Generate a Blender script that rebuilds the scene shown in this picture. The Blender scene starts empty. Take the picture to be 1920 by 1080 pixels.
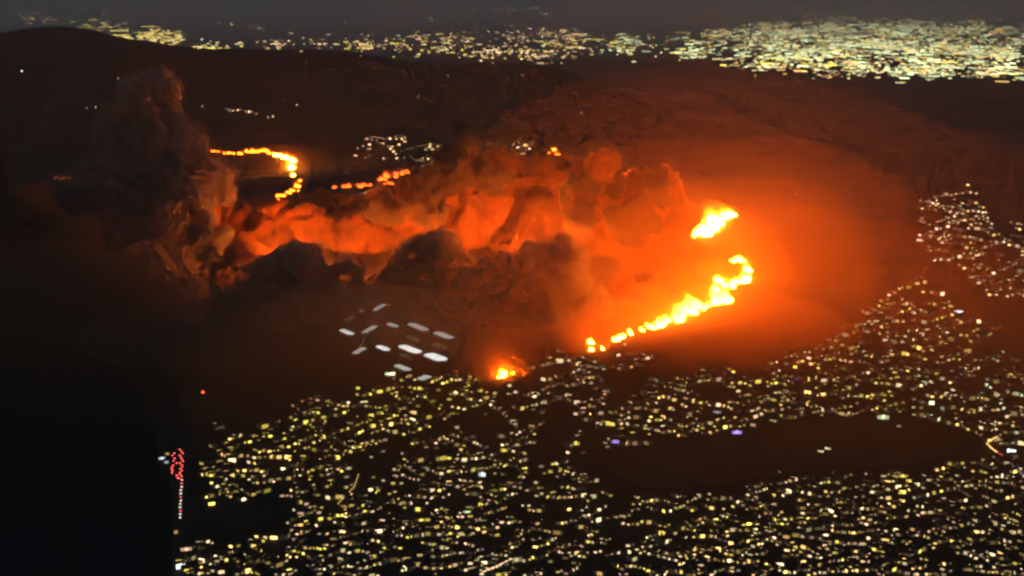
import bpy, bmesh, math, random
import numpy as np
from mathutils import Vector, noise

random.seed(7); rng = np.random.default_rng(7)
sc = bpy.context.scene
COL = sc.collection

# ------------------------------------------------------------------ camera
CAM_H = 1000.0
FPX = 2286.0                       # focal length in photo pixels (1920 wide)
PITCH = math.atan(565.0 / FPX)     # horizon just above the frame
cam_d = bpy.data.cameras.new('camera'); cam = bpy.data.objects.new('camera', cam_d); COL.objects.link(cam)
cam_d.sensor_width = 36.0; cam_d.lens = 36.0 * FPX / 1920.0
cam_d.clip_start = 1.0; cam_d.clip_end = 400000.0
cam.location = (0, 0, CAM_H); cam.rotation_euler = (math.pi / 2 - PITCH, 0, 0)
sc.camera = cam

# ------------------------------------------------------------------ night sky, moon
w = bpy.data.worlds.new('World'); sc.world = w; w.use_nodes = True
nt = w.node_tree; nt.nodes.clear()
sky = nt.nodes.new('ShaderNodeTexSky'); sky.sky_type = 'NISHITA'; sky.sun_disc = False
sky.sun_elevation = math.radians(12); sky.sun_rotation = math.radians(200); sky.dust_density = 0.6; sky.ozone_density = 3.0
hs = nt.nodes.new('ShaderNodeHueSaturation'); hs.inputs['Saturation'].default_value = 0.7
bg = nt.nodes.new('ShaderNodeBackground'); bg.inputs['Strength'].default_value = 0.027
wo = nt.nodes.new('ShaderNodeOutputWorld')
nt.links.new(sky.outputs[0], hs.inputs['Color']); nt.links.new(hs.outputs[0], bg.inputs['Color']); nt.links.new(bg.outputs[0], wo.inputs[0])
sd = bpy.data.lights.new('moon', 'SUN'); sd.energy = 0.004; sd.angle = math.radians(0.5); sd.color = (1.0, 0.95, 0.88)
so = bpy.data.objects.new('moon', sd); COL.objects.link(so); so.rotation_euler = (math.radians(78), 0, math.radians(20))

# ------------------------------------------------------------------ render and exposure
sc.view_settings.view_transform = 'Standard'; sc.view_settings.look = 'None'
sc.view_settings.exposure = 0.0; sc.view_settings.gamma = 1.0; sc.view_settings.use_curve_mapping = False
cy = sc.cycles
cy.use_denoising = True; cy.denoiser = 'OPENIMAGEDENOISE'
cy.max_bounces = 6; cy.diffuse_bounces = 1; cy.glossy_bounces = 1; cy.transmission_bounces = 2
cy.volume_bounces = 2; cy.adaptive_threshold = 0.08; cy.adaptive_min_samples = 16; cy.transparent_max_bounces = 64
cy.volume_step_rate = 0.1; cy.volume_max_steps = 400; cy.sample_clamp_indirect = 6.0; cy.use_light_tree = True
cy.pixel_filter_type = 'BLACKMAN_HARRIS'; cy.filter_width = 2.7
cy.caustics_reflective = False; cy.caustics_refractive = False

# ------------------------------------------------------------------ terrain heights and the pixel-to-ground helper
def dep(py): return PITCH - math.atan(( 540.0 - py) / FPX) if False else PITCH + math.atan((py - 540.0) / FPX)
def ray(px, py):
    a = (px - 960.0) / FPX; b = -(py - 540.0) / FPX
    return np.array([a, math.cos(PITCH) + b * math.sin(PITCH), -math.sin(PITCH) + b * math.cos(PITCH)])
def flat(px, py, z=0.0):
    d = ray(px, py); t = (z - CAM_H) / d[2]
    return d[0] * t, d[1] * t
COAST = [flat(*p) for p in [(318, 1500), (322, 1200), (322, 1080), (325, 1010), (318, 960), (312, 900), (296, 865), (280, 800), (262, 740), (235, 690), (190, 640), (80, 600), (-300, 560), (-1500, 540)]]
cx_ = np.array([p[0] for p in COAST]); cy_ = np.array([p[1] for p in COAST])
waves = []
for k in range(30):
    wl = 450.0 * (1.28 ** (k % 10)); an = rng.uniform(0, math.pi * 2); ph = rng.uniform(0, 6.28)
    waves.append((math.cos(an) / wl * 6.28, math.sin(an) / wl * 6.28, ph, wl / 3600.0))
RIDGE_D = 9000.0
RP = [(-1500, 70), (-600, 60), (-200, 68), (0, 66), (60, 56), (120, 54), (180, 62), (230, 78), (320, 92), (420, 99), (500, 96), (560, 92), (640, 98), (760, 108), (900, 122), (1050, 150), (1200, 190), (1500, 260), (3000, 300)]
rp_x = np.array([(p - 960) / FPX * RIDGE_D * 1.0 for p, q in RP])
rp_z = np.array([max(0.0, CAM_H - RIDGE_D * math.tan(dep(q))) for p, q in RP])
def sstep(a, b, x):
    t = np.clip((x - a) / (b - a), 0, 1); return t * t * (3 - 2 * t)
def height(x, y):
    x = np.asarray(x, float); y = np.asarray(y, float)
    n = 0
    for kx, ky, ph, am in waves: n = n + am * np.sin(kx * x + ky * y + ph + 1.3 * np.sin(ky * 0.7 * x - kx * 0.6 * y))
    amp = 11.0 * sstep(3500, 5200, y) * (1 - sstep(11000, 15000, y)) + 2.0
    z = amp * n
    z = z + np.interp(x, rp_x, rp_z) * np.exp(-((y - RIDGE_D) / 1500.0) ** 2)
    # sea: nearer than the coast line for its lateral position
    yc = np.interp(x, cx_[::-1], cy_[::-1])
    sea = sstep(-60, 60, (cx_[0] - x)) * 0
    inside = (x < cx_.max()) & (y < np.interp(x, np.sort(cx_), cy_[np.argsort(cx_)])) & (y < 4200)
    z = np.where(inside, -25.0, np.maximum(z, 2.0))
    return z
def at(px, py):
    d = ray(px, py)
    if d[2] > -1e-4: d[2] = -1e-4
    t1 = (0 - CAM_H) / d[2]
    ts = np.linspace(t1 * 0.45, t1 * 1.02, 160)
    P = np.outer(ts, d); P[:, 2] += CAM_H
    g = P[:, 2] - height(P[:, 0], P[:, 1])
    k = np.argmax(g < 0)
    if not (g < 0).any(): k = len(ts) - 1
    a, b = ts[max(k - 1, 0)], ts[k]
    ga, gb = g[max(k - 1, 0)], g[k]
    t = a + (b - a) * (ga / (ga - gb)) if ga > gb and ga > 0 else b
    p = d * t; x, y = p[0], p[1]
    return Vector((x, y, float(height(x, y))))
def mpp(p):                          # metres per photo pixel at a point
    return math.hypot(p[0], p[1], CAM_H - p[2]) / FPX

# ------------------------------------------------------------------ helpers
_ON = 'first second third fourth fifth sixth seventh eighth ninth tenth eleventh twelfth thirteenth fourteenth fifteenth sixteenth seventeenth eighteenth nineteenth twentieth'.split()
_TE = {2: 'twenty', 3: 'thirty', 4: 'forty', 5: 'fifty', 6: 'sixty', 7: 'seventy', 8: 'eighty', 9: 'ninety'}
def nth(k):                        # 1 -> first
    if k <= 20: return _ON[k - 1]
    return _TE[k // 10][:-1] + 'ieth' if k % 10 == 0 else _TE[k // 10] + '-' + _ON[k % 10 - 1]
def obj(name, mesh, parent=None, **props):
    o = bpy.data.objects.new(name, mesh); COL.objects.link(o)
    if parent is not None: o.parent = parent
    for k, v in props.items(): o[k] = v
    return o
def thing(name, label, cat, loc=(0, 0, 0), rz=0.0, group=None):
    o = bpy.data.objects.new(name, None); COL.objects.link(o); o.location = loc; o.rotation_euler = (0, 0, rz); o.empty_display_size = 5
    o['label'] = label; o['category'] = cat
    if group: o['group'] = group
    return o
def mesh_from(name, verts, faces, mats, idx=None, smooth=False):
    m = bpy.data.meshes.new(name); m.from_pydata([tuple(v) for v in verts], [], faces)
    for x in mats: m.materials.append(x)
    if idx is not None: m.polygons.foreach_set('material_index', idx)
    if smooth: m.polygons.foreach_set('use_smooth', [True] * len(faces))
    m.update(); return m
BOXF = [(0, 3, 2, 1), (4, 5, 6, 7), (0, 1, 5, 4), (1, 2, 6, 5), (2, 3, 7, 6), (3, 0, 4, 7)]
def box(x0, x1, y0, y1, z0, z1):
    return [(x0, y0, z0), (x1, y0, z0), (x1, y1, z0), (x0, y1, z0), (x0, y0, z1), (x1, y0, z1), (x1, y1, z1), (x0, y1, z1)]
def diffuse(name, c, rough=0.9, noise_scale=None, c2=None):
    m = bpy.data.materials.new(name); m.use_nodes = True; n = m.node_tree.nodes; b = n['Principled BSDF']
    b.inputs['Base Color'].default_value = (*c, 1); b.inputs['Roughness'].default_value = rough
    b.inputs['Specular IOR Level'].default_value = 0.2
    if noise_scale:
        tc = n.new('ShaderNodeTexCoord'); nz = n.new('ShaderNodeTexNoise'); nz.inputs['Scale'].default_value = noise_scale; nz.inputs['Detail'].default_value = 6
        r = n.new('ShaderNodeValToRGB'); r.color_ramp.elements[0].position = 0.35; r.color_ramp.elements[1].position = 0.7
        r.color_ramp.elements[0].color = (*c, 1); r.color_ramp.elements[1].color = (*c2, 1)
        L = m.node_tree.links; L.new(tc.outputs['Object'], nz.inputs['Vector']); L.new(nz.outputs['Fac'], r.inputs[0]); L.new(r.outputs[0], b.inputs['Base Color'])
    return m
def glow(name, c, s, sample='NONE'):
    m = bpy.data.materials.new(name); m.use_nodes = True; n = m.node_tree.nodes; n.clear()
    e = n.new('ShaderNodeEmission'); e.inputs[0].default_value = (*c, 1); e.inputs[1].default_value = s
    o = n.new('ShaderNodeOutputMaterial'); m.node_tree.links.new(e.outputs[0], o.inputs[0])
    m.cycles.emission_sampling = sample
    return m
def rough_volume(name, dens, c, size=55.0, lo=0.42, hi=0.62):
    m = volume(name, dens, c); n = m.node_tree.nodes; L = m.node_tree.links
    tc = n.new('ShaderNodeTexCoord'); nz = n.new('ShaderNodeTexNoise'); nz.inputs['Scale'].default_value = 1.0 / size; nz.inputs['Detail'].default_value = 3.0; nz.inputs['Roughness'].default_value = 0.62
    mr = n.new('ShaderNodeMapRange'); mr.inputs['From Min'].default_value = lo; mr.inputs['From Max'].default_value = hi; mr.inputs['To Min'].default_value = 0.0; mr.inputs['To Max'].default_value = dens * 2.0
    v = [x for x in n if x.type == 'PRINCIPLED_VOLUME'][0]
    L.new(tc.outputs['Object'], nz.inputs['Vector']); L.new(nz.outputs['Fac'], mr.inputs['Value']); L.new(mr.outputs[0], v.inputs['Density'])
    m.cycles.homogeneous_volume = False
    return m
def volume(name, dens, c):
    m = bpy.data.materials.new(name); m.use_nodes = True; n = m.node_tree.nodes; n.clear()
    v = n.new('ShaderNodeVolumePrincipled'); v.inputs['Color'].default_value = (*c, 1); v.inputs['Density'].default_value = dens
    v.inputs['Density Attribute'].default_value = ''
    o = n.new('ShaderNodeOutputMaterial'); m.node_tree.links.new(v.outputs[0], o.inputs['Volume'])
    m.cycles.homogeneous_volume = True
    return m

# ------------------------------------------------------------------ the setting: ground, sea, park
g_mat = diffuse('scrub_ground', (0.034, 0.027, 0.018), 0.95, 0.004, (0.065, 0.05, 0.032))
rows = np.concatenate([np.linspace(250, 3000, 40), np.linspace(3050, 14000, 170), np.geomspace(14400, 130000, 50)])
cols = np.linspace(-1.22, 1.22, 300)
R, T = np.meshgrid(rows, cols, indexing='ij')
X = R * np.sin(T); Y = R * np.cos(T); Z = height(X, Y)
V = np.stack([X, Y, Z], -1).reshape(-1, 3)
nr, nc = R.shape
fi = np.arange(nr * nc).reshape(nr, nc)
F = np.stack([fi[:-1, :-1], fi[:-1, 1:], fi[1:, 1:], fi[1:, :-1]], -1).reshape(-1, 4)
gm = bpy.data.meshes.new('ground'); gm.vertices.add(len(V)); gm.vertices.foreach_set('co', V.ravel())
gm.loops.add(F.size); gm.loops.foreach_set('vertex_index', F[:, ::-1].ravel().astype(np.int32)); gm.polygons.add(len(F))
gm.polygons.foreach_set('loop_start', np.arange(0, F.size, 4, dtype=np.int32)); gm.polygons.foreach_set('use_smooth', np.ones(len(F), bool))
gm.update(calc_edges=True); gm.materials.append(g_mat)
obj('ground', gm, kind='structure')
s_mat = diffuse('sea_water', (0.004, 0.006, 0.008), 0.35)
s_mat.node_tree.nodes['Principled BSDF'].inputs['Specular IOR Level'].default_value = 0.05
obj('sea', mesh_from('sea', [(-60000, -5000, -6), (3000, -5000, -6), (3000, 4600, -6), (-60000, 4600, -6)], [(0, 1, 2, 3)], [s_mat]), kind='structure')
p_mat = diffuse('park_grass', (0.06, 0.05, 0.022), 0.95, 0.01, (0.11, 0.085, 0.035))
PARK = [(1150, 850), (1200, 838), (1300, 825), (1400, 808), (1480, 790), (1560, 786), (1660, 790), (1740, 800), (1800, 830), (1780, 855), (1700, 872), (1560, 878), (1420, 895), (1300, 915), (1200, 915), (1150, 890)]
pv = [at(*p) for p in PARK]; pc = sum(pv, Vector()) / len(pv)
vs = [(v.x, v.y, v.z + 0.6) for v in pv] + [(pc.x, pc.y, pc.z + 0.9)]
obj('park', mesh_from('park', vs, [(i, (i + 1) % len(pv), len(pv))[::-1] for i in range(len(pv))], [p_mat]), kind='structure')

# ------------------------------------------------------------------ lamp and window colours
COLS = {'warm': (1.0, 0.62, 0.17), 'yellow': (1.0, 0.78, 0.12), 'white': (1.0, 0.77, 0.38), 'peach': (1.0, 0.62, 0.36),
        'cool': (0.85, 0.98, 1.0), 'violet': (0.42, 0.24, 1.0), 'red': (1.0, 0.10, 0.07), 'green': (0.86, 1.0, 0.52), 'orange': (1.0, 0.42, 0.12)}
LEV = [0.13, 0.33, 0.75, 1.6, 3.2]
GM = {}
def gmat(c, l):
    if (c, l) not in GM: GM[(c, l)] = glow('lit_%s_%d' % (c, l), COLS[c], LEV[l], 'FRONT')
    return GM[(c, l)]
wall_m = diffuse('stucco', (0.30, 0.27, 0.23), 0.9, 0.4, (0.36, 0.33, 0.28)); roof_m = diffuse('roof_tile', (0.07, 0.045, 0.035), 0.85, 0.8, (0.10, 0.06, 0.045))
steel_m = diffuse('steel', (0.12, 0.12, 0.12), 0.5); asph_m = diffuse('asphalt', (0.045, 0.044, 0.042), 0.9, 0.05, (0.06, 0.058, 0.055))

ICO = {}
def ico(sub):
    if sub not in ICO:
        b = bmesh.new(); bmesh.ops.create_icosphere(b, subdivisions=sub, radius=1.0); b.verts.ensure_lookup_table()
        ICO[sub] = (np.array([v.co[:] for v in b.verts]), np.array([[v.index for v in f.verts] for f in b.faces])); b.free()
    return ICO[sub]
def union(spheres, voxel, disp=0.0, dscale=60.0, seed=0, fine=0.0):
    vs, fs, n = [], [], 0
    for (c, r) in spheres:
        a, f = ico(3 if r > 60 else 2); vs.append(a * r + np.array(c)); fs.append(f + n); n += len(a)
    m = bpy.data.meshes.new('tmp'); m.from_pydata(np.concatenate(vs).tolist(), [], np.concatenate(fs).tolist())
    o = bpy.data.objects.new('tmp', m); COL.objects.link(o)
    md = o.modifiers.new('r', 'REMESH'); md.mode = 'VOXEL'; md.voxel_size = voxel; md.adaptivity = 0
    sm = o.modifiers.new('s', 'SMOOTH'); sm.iterations = 1; sm.factor = 0.5
    dg = bpy.context.evaluated_depsgraph_get()
    out = bpy.data.meshes.new_from_object(o.evaluated_get(dg))
    bpy.data.objects.remove(o); bpy.data.meshes.remove(m)
    if disp:
        k = len(out.vertices); co = np.empty(k * 3); no = np.empty(k * 3); out.vertices.foreach_get('co', co); out.vertices.foreach_get('normal', no)
        co = co.reshape(-1, 3); no = no.reshape(-1, 3); off = Vector((seed * 13.1, seed * 7.7, 0))
        d = np.array([noise.fractal(Vector(p) / dscale + off, 1.0, 2.1, 3) + fine * noise.fractal(Vector(p) / (dscale * 0.28) - off, 1.0, 2.3, 2) for p in co])
        co += no * (d * disp)[:, None]; out.vertices.foreach_set('co', co.ravel()); out.update()
    return out
def islands(m):
    n = len(m.vertices); e = np.empty(len(m.edges) * 2, np.int32); m.edges.foreach_get('vertices', e); e = e.reshape(-1, 2)
    lab = np.arange(n)
    while True:
        a = np.minimum(lab[e[:, 0]], lab[e[:, 1]]); new = lab.copy()
        np.minimum.at(new, e[:, 0], a); np.minimum.at(new, e[:, 1], a); new = new[new]
        if (new == lab).all(): break
        lab = new
    co = np.empty(n * 3); m.vertices.foreach_get('co', co); co = co.reshape(-1, 3)
    polys = [tuple(p.vertices) for p in m.polygons]; out = []
    ids = np.unique(lab)
    if len(ids) == 1: return [m]
    for k in ids:
        sel = np.nonzero(lab == k)[0]
        if len(sel) < 300 and len(ids) > 1 and len(sel) < 0.2 * n: continue
        mp = {int(v): q for q, v in enumerate(sel)}
        out.append(mesh_from(m.name, co[sel], [tuple(mp[v] for v in p) for p in polys if p[0] in mp], [], smooth=True))
    return out
def parts_of(m, name, mat, t):
    for x in islands(m): x.materials.append(mat); obj(name, x, t)
# ------------------------------------------------------------------ flames
def flame_mat(name, lo, hi, s0, s1):
    m = bpy.data.materials.new(name); m.use_nodes = True; n = m.node_tree.nodes; n.clear(); L = m.node_tree.links
    tc = n.new('ShaderNodeTexCoord'); sp = n.new('ShaderNodeSeparateXYZ'); L.new(tc.outputs['Object'], sp.inputs[0])
    r = n.new('ShaderNodeValToRGB'); r.color_ramp.elements[0].color = (*lo, 1); r.color_ramp.elements[1].color = (*hi, 1)
    r.color_ramp.elements[0].position = 0.25; r.color_ramp.elements[1].position = 0.95
    mr = n.new('ShaderNodeMapRange'); mr.inputs['From Min'].default_value = 0.2; mr.inputs['From Max'].default_value = 1.0
    mr.inputs['To Min'].default_value = s0; mr.inputs['To Max'].default_value = s1
    e = n.new('ShaderNodeEmission'); o = n.new('ShaderNodeOutputMaterial')
    L.new(sp.outputs['Z'], r.inputs[0]); L.new(sp.outputs['Z'], mr.inputs[0]); L.new(r.outputs[0], e.inputs[0]); L.new(mr.outputs[0], e.inputs[1]); L.new(e.outputs[0], o.inputs[0])
    m.cycles.emission_sampling = 'FRONT'
    return m
FL_HOT = flame_mat('flame_hot', (1.0, 0.26, 0.014), (1.0, 0.11, 0.002), 470.0, 70.0)
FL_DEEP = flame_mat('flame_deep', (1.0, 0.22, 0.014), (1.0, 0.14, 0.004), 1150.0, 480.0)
FL_MID = flame_mat('flame_mid', (1.0, 0.16, 0.006), (1.0, 0.08, 0.002), 25.0, 5.0)
FL_LOW = flame_mat('flame_low', (1.0, 0.12, 0.010), (1.0, 0.07, 0.010), 6.0, 1.5)
def flame_mesh(seed, mat):
    r = random.Random(seed); v = []; f = []; N, K = 9, 8
    lean = r.uniform(-0.5, -0.15); tw = r.uniform(-1, 1)
    for k in range(K):
        t = k / (K - 1.0); z = t
        rad = 0.40 * math.sin(math.pi * min(1, 0.22 + 0.78 * t)) * (1 - t) ** 0.35 + 0.004
        ox = lean * t * t + 0.10 * math.sin(5 * t + seed); oy = 0.10 * math.sin(4 * t + seed * 2)
        for i in range(N):
            a = 6.283 * i / N + tw * t; q = rad * (1 + 0.28 * math.sin(3 * a + seed + 3 * t))
            v.append((ox + q * math.cos(a), oy + q * math.sin(a), z))
    for k in range(K - 1):
        for i in range(N): f.append((k * N + i, k * N + (i + 1) % N, (k + 1) * N + (i + 1) % N, (k + 1) * N + i))
    f.append(tuple(range(N))[::-1]); f.append(tuple((K - 1) * N + i for i in range(N)))
    return mesh_from('flame', v, f, [mat], smooth=True)
FL_EMB = flame_mat('flame_ember', (1.0, 0.16, 0.05), (1.0, 0.12, 0.04), 0.30, 0.15)
FM = {'ember': [flame_mesh(s + 40, FL_EMB) for s in range(4)], 'deep': [flame_mesh(s + 30, FL_DEEP) for s in range(4)], 'hot': [flame_mesh(s, FL_HOT) for s in range(4)], 'mid': [flame_mesh(s + 10, FL_MID) for s in range(4)], 'low': [flame_mesh(s + 20, FL_LOW) for s in range(4)]}
char_m = diffuse('charred_ground', (0.012, 0.010, 0.009), 1.0)
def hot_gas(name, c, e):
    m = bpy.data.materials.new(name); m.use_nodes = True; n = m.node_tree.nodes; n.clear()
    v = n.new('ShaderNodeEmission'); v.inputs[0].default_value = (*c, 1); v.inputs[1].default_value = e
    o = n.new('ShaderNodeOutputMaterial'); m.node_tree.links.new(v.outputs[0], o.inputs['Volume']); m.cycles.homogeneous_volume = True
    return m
GAS = {'hot_rim': hot_gas('hot_rim', (1.0, 0.19, 0.004), 0.013), 'mid_rim': hot_gas('mid_rim', (1.0, 0.13, 0.004), 0.0035), 'low_rim': hot_gas('low_rim', (1.0, 0.09, 0.01), 0.0016), 'ember_rim': hot_gas('ember_rim', (1.0, 0.14, 0.05), 0.0003), 'hot': hot_gas('hot_gas', (1.0, 0.22, 0.006), 0.055), 'mid': hot_gas('warm_gas', (1.0, 0.15, 0.006), 0.022), 'ember': hot_gas('ember_gas', (1.0, 0.16, 0.06), 0.0012), 'low': hot_gas('faint_gas', (1.0, 0.10, 0.01), 0.008)}  # rim entries are added bloom glow around the burning gas
def fire(label, pts, kind='hot', gas=True, group=None):
    """pts: (px, py, half width px, flame height px) along a burning line; the flames stand on the terrain"""
    c = at(pts[0][0], pts[0][1]); S = []
    t = thing('wildfire', label, 'fire', c, 0, group)
    for (px, py, wpx, hpx) in pts:
        m = max(2, int(round(1.5 * wpx / max(2.2, hpx * 0.28))))
        for k in range(m):
            p = at(px + random.uniform(-wpx, wpx), py + random.uniform(-0.15, 0.15) * hpx); s = mpp(p)
            o = obj('flame', random.choice(FM[kind]), t)
            h = hpx * s * random.uniform(0.5, 0.95); ww = h * random.uniform(0.8, 1.3)
            loc = Vector((p.x - c.x, p.y - c.y, p.z - c.z - 1.0))
            o.location = loc; o.scale = (ww, ww, h); o.rotation_euler = (0, 0, random.uniform(-0.5, 0.5))
            S.append((np.array(loc) + np.array([-0.1 * h, 0, 0.40 * h]), 0.62 * h)); S.append((np.array(loc) + np.array([-0.3 * h, 0, 0.85 * h]), 0.40 * h)); S.append((np.array(loc) + np.array([random.uniform(-.8, .5) * h, 0, 0.3 * h]), 0.45 * h))
    for (a, b) in zip(pts[:-1], pts[1:]):
        if gas and math.hypot(a[0] - b[0], a[1] - b[1]) < 30:
            for u in (0.1, 0.25, 0.4, 0.55, 0.7, 0.85):
                p = at(a[0] + (b[0] - a[0]) * u + random.gauss(0, 2), a[1] + (b[1] - a[1]) * u); h = (a[3] + (b[3] - a[3]) * u) * mpp(p) * random.uniform(0.7, 1.0)
                S.append((np.array(p - c) + np.array([-0.1 * h, 0, 0.30 * h]), 0.56 * h))
    if gas:
        rm = min(r for c_, r in S)
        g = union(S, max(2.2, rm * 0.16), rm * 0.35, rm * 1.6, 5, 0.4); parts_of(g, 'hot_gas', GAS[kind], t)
        g = union([(c_ + np.array([0, 0, r_ * 0.2]), r_ * 1.65) for c_, r_ in S], max(4.0, rm * 0.45), rm * 0.8, rm * 2.0, 6, 0.4); parts_of(g, 'outer_flame', GAS[kind + '_rim'], t)  # glowing shell added around the flames to imitate bloom
    return t
fire('large white-hot fire on the upper slope, apart from the fire line below it', [(1302, 442, 6, 10), (1315, 440, 8, 22), (1330, 440, 10, 38), (1340, 432, 10, 40), (1350, 420, 8, 30), (1362, 410, 8, 20), (1374, 406, 6, 16)])
fire('bright hooked tip of the fire line below the upper slope fire', [(1402, 525, 6, 18), (1396, 532, 8, 22), (1400, 508, 6, 18), (1393, 492, 6, 14), (1380, 532, 6, 14), (1375, 490, 6, 9), (1384, 484, 5, 8)])
fire('tall white-hot knot of flames in the bend of the fire line', [(1362, 565, 10, 30), (1350, 568, 10, 34), (1368, 540, 10, 26), (1352, 530, 8, 20), (1345, 548, 6, 18), (1338, 572, 6, 12), (1328, 574, 6, 10)])
fire('long bright fire line climbing the slope between the town and the bend', [(1312, 578, 7, 24), (1298, 586, 8, 34), (1280, 594, 10, 32), (1260, 602, 10, 26), (1240, 610, 10, 22), (1222, 616, 8, 16), (1208, 620, 6, 10)])
fire('row of small yellow fires at the low end of the fire line', [(1184, 626, 5, 12), (1163, 634, 6, 12), (1156, 640, 5, 10), (1133, 655, 5, 8), (1108, 644, 5, 12), (1112, 656, 5, 10)])
fire('single burning spot at the town edge with a small orange glow', [(944, 706, 4, 16), (945, 700, 3, 10), (934, 708, 4, 5), (960, 700, 3, 4)], 'hot')
fire('curling thin fire line along the far ridge above the smoke', [(405, 284, 8, 4), (425, 288, 10, 5), (445, 289, 8, 5), (465, 285, 8, 6), (480, 285, 8, 8), (495, 284, 8, 7), (508, 288, 6, 6)], 'mid')
fire('bright yellow fire at the elbow of the ridge fire line', [(520, 292, 7, 7), (533, 297, 6, 8), (546, 304, 5, 13), (548, 317, 5, 13), (543, 315, 4, 10), (551, 330, 3, 6)], 'hot')
fire('hooked lower end of the ridge fire line', [(560, 350, 5, 9), (562, 340, 3, 6), (552, 358, 8, 6), (540, 362, 7, 6), (528, 368, 7, 6), (518, 374, 6, 5)], 'mid')
fire('burning hillside houses beneath the plateau lights', [(718, 338, 8, 10), (735, 332, 12, 11), (750, 328, 10, 10), (766, 324, 8, 8), (730, 345, 10, 6), (640, 352, 14, 9), (665, 350, 14, 8), (692, 348, 12, 6)], 'low')
fire('twin orange fire on the far edge of the plateau', [(1040, 282, 3, 9), (1044, 290, 5, 7), (1030, 288, 5, 4)], 'mid')
fire('deep red fire in the gap beside the dark smoke knob', [(1174, 330, 7, 9), (1184, 322, 5, 7)], 'low')
fire('faint red burning patch far out on the dark hillside', [(105, 334, 4, 5), (118, 336, 5, 7), (130, 334, 4, 5)], 'ember')
fire('tiny lone red fire below the dark smoke', [(384, 737, 3, 6)], 'low')
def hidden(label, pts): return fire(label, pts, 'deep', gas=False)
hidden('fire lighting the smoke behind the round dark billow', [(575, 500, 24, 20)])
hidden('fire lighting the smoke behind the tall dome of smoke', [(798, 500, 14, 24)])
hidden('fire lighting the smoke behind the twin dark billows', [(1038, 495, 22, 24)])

# ------------------------------------------------------------------ smoke plumes
SM = {'dark': rough_volume('smoke_dark', 0.062, (0.64, 0.48, 0.34)), 'wisp': volume('smoke_wisp', 0.0011, (0.72, 0.42, 0.22)), 'lit': rough_volume('smoke_lit', 0.060, (0.76, 0.33, 0.085)), 'sooty': rough_volume('smoke_sooty', 0.055, (0.26, 0.19, 0.14)), 'column': rough_volume('smoke_column', 0.044, (0.36, 0.335, 0.32)), 'soft': volume('smoke_soft', 0.020, (0.13, 0.12, 0.085))}  # lit smoke has the orange firelight tinted into its colour
core_m = diffuse('dense_smoke', (0.16, 0.14, 0.12), 1.0)
def plume(label, balls, kind, voxel=6.5, child=16, disp=16.0, seed=1, grow=0.5, split=9, depth=0.8):
    """balls: (px, py, radius px, distance m); each ball is broken into a cluster of smaller puffs"""
    r = random.Random(seed); S = []; base = []
    for (px, py, rp, D) in balls:
        d = ray(px, py); t = D / d[1]; c = d * t; c[2] += CAM_H; R = rp * D / FPX * 1.06
        S.append((c, R * 0.74)); base.append((c, R * 0.74))
        for k in range(split):
            u = Vector((r.gauss(0, 1), r.gauss(0, 1) * depth, r.gauss(0, 1) * 0.9 + 0.2)).normalized()
            q = R * r.uniform(0.30, 0.52); c1 = c + np.array(u) * (R * 1.02 - q)
            S.append((c1, q)); base.append((c1, q))
            for m_ in range(child):
                u1 = (u * 0.5 + Vector((r.gauss(0, 1), r.gauss(0, 1), r.gauss(0, 1))).normalized()).normalized()
                q1 = q * r.uniform(0.22, grow); c2 = c1 + np.array(u1) * q * 0.9
                S.append((c2, q1))
    S = [x for x in S if x[1] > voxel * 0.7]
    t = thing('smoke_plume', label, 'smoke', (float(base[0][0][0]), float(base[0][0][1]), 0))
    off = np.array([base[0][0][0], base[0][0][1], 0.0])
    m = union([(c - off, q) for c, q in S], voxel, disp, 42.0, seed, 0.55)
    parts_of(m, 'billow', SM[kind], t)
    if kind not in ('soft', 'sooty') and len(balls) > 5:
        wv_ = max(12.0, voxel * 1.8)
        parts_of(union([(c - off + np.array([-0.12 * q, 0, 0.1 * q]), q * 1.05 + 20.0) for c, q in base], wv_, 34.0, 75.0, seed + 50, 0.5), 'wisp', SM['wisp'], t)
    cut = {'sooty': 60.0, 'column': 75.0, 'dark': 60.0, 'lit': 62.0, 'soft': 90.0}[kind]
    C = [(c - off, q - cut) for c, q in base if q - cut > 12]
    if C: parts_of(union(C, voxel * 1.3, 6.0, 40.0, seed), 'dense_core', core_m, t)
    return t
F0, F1, F2 = 3950, 4700, 4900
N0 = 3660
plume('rounded dark billow of smoke in front of the brightest orange smoke', [(560, 505, 74, N0 + 60), (498, 540, 58, N0), (632, 552, 66, N0 + 60), (545, 585, 78, N0), (612, 600, 62, N0 + 60), (465, 595, 66, N0), (690, 575, 50, N0 + 160), (430, 640, 58, N0 - 80), (520, 640, 55, N0 - 100), (385, 640, 55, N0 - 80)], 'dark', seed=3)
plume('tall dome of dark brown smoke above the white halls', [(790, 508, 84, F0 - 60), (762, 562, 74, F0 - 60), (840, 560, 66, F0 - 60), (800, 600, 60, F0 - 60), (722, 590, 48, F0), (852, 515, 46, F0)], 'dark', seed=4)
plume('pair of dark billows joined at the foot before orange smoke', [(940, 545, 66, N0), (885, 565, 56, N0 + 80), (1035, 505, 68, N0), (1068, 550, 66, N0), (985, 575, 66, N0), (1112, 590, 50, N0), (1000, 518, 44, N0), (900, 615, 54, N0 - 60), (965, 625, 50, N0 - 110), (1045, 612, 54, N0 - 80)], 'dark', seed=5)
plume('small red-lit billow beside the rounded dark one', [(440, 540, 40, F0 + 150), (400, 560, 34, F0 + 150), (475, 560, 36, F0 + 150)], 'lit', seed=6)
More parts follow.
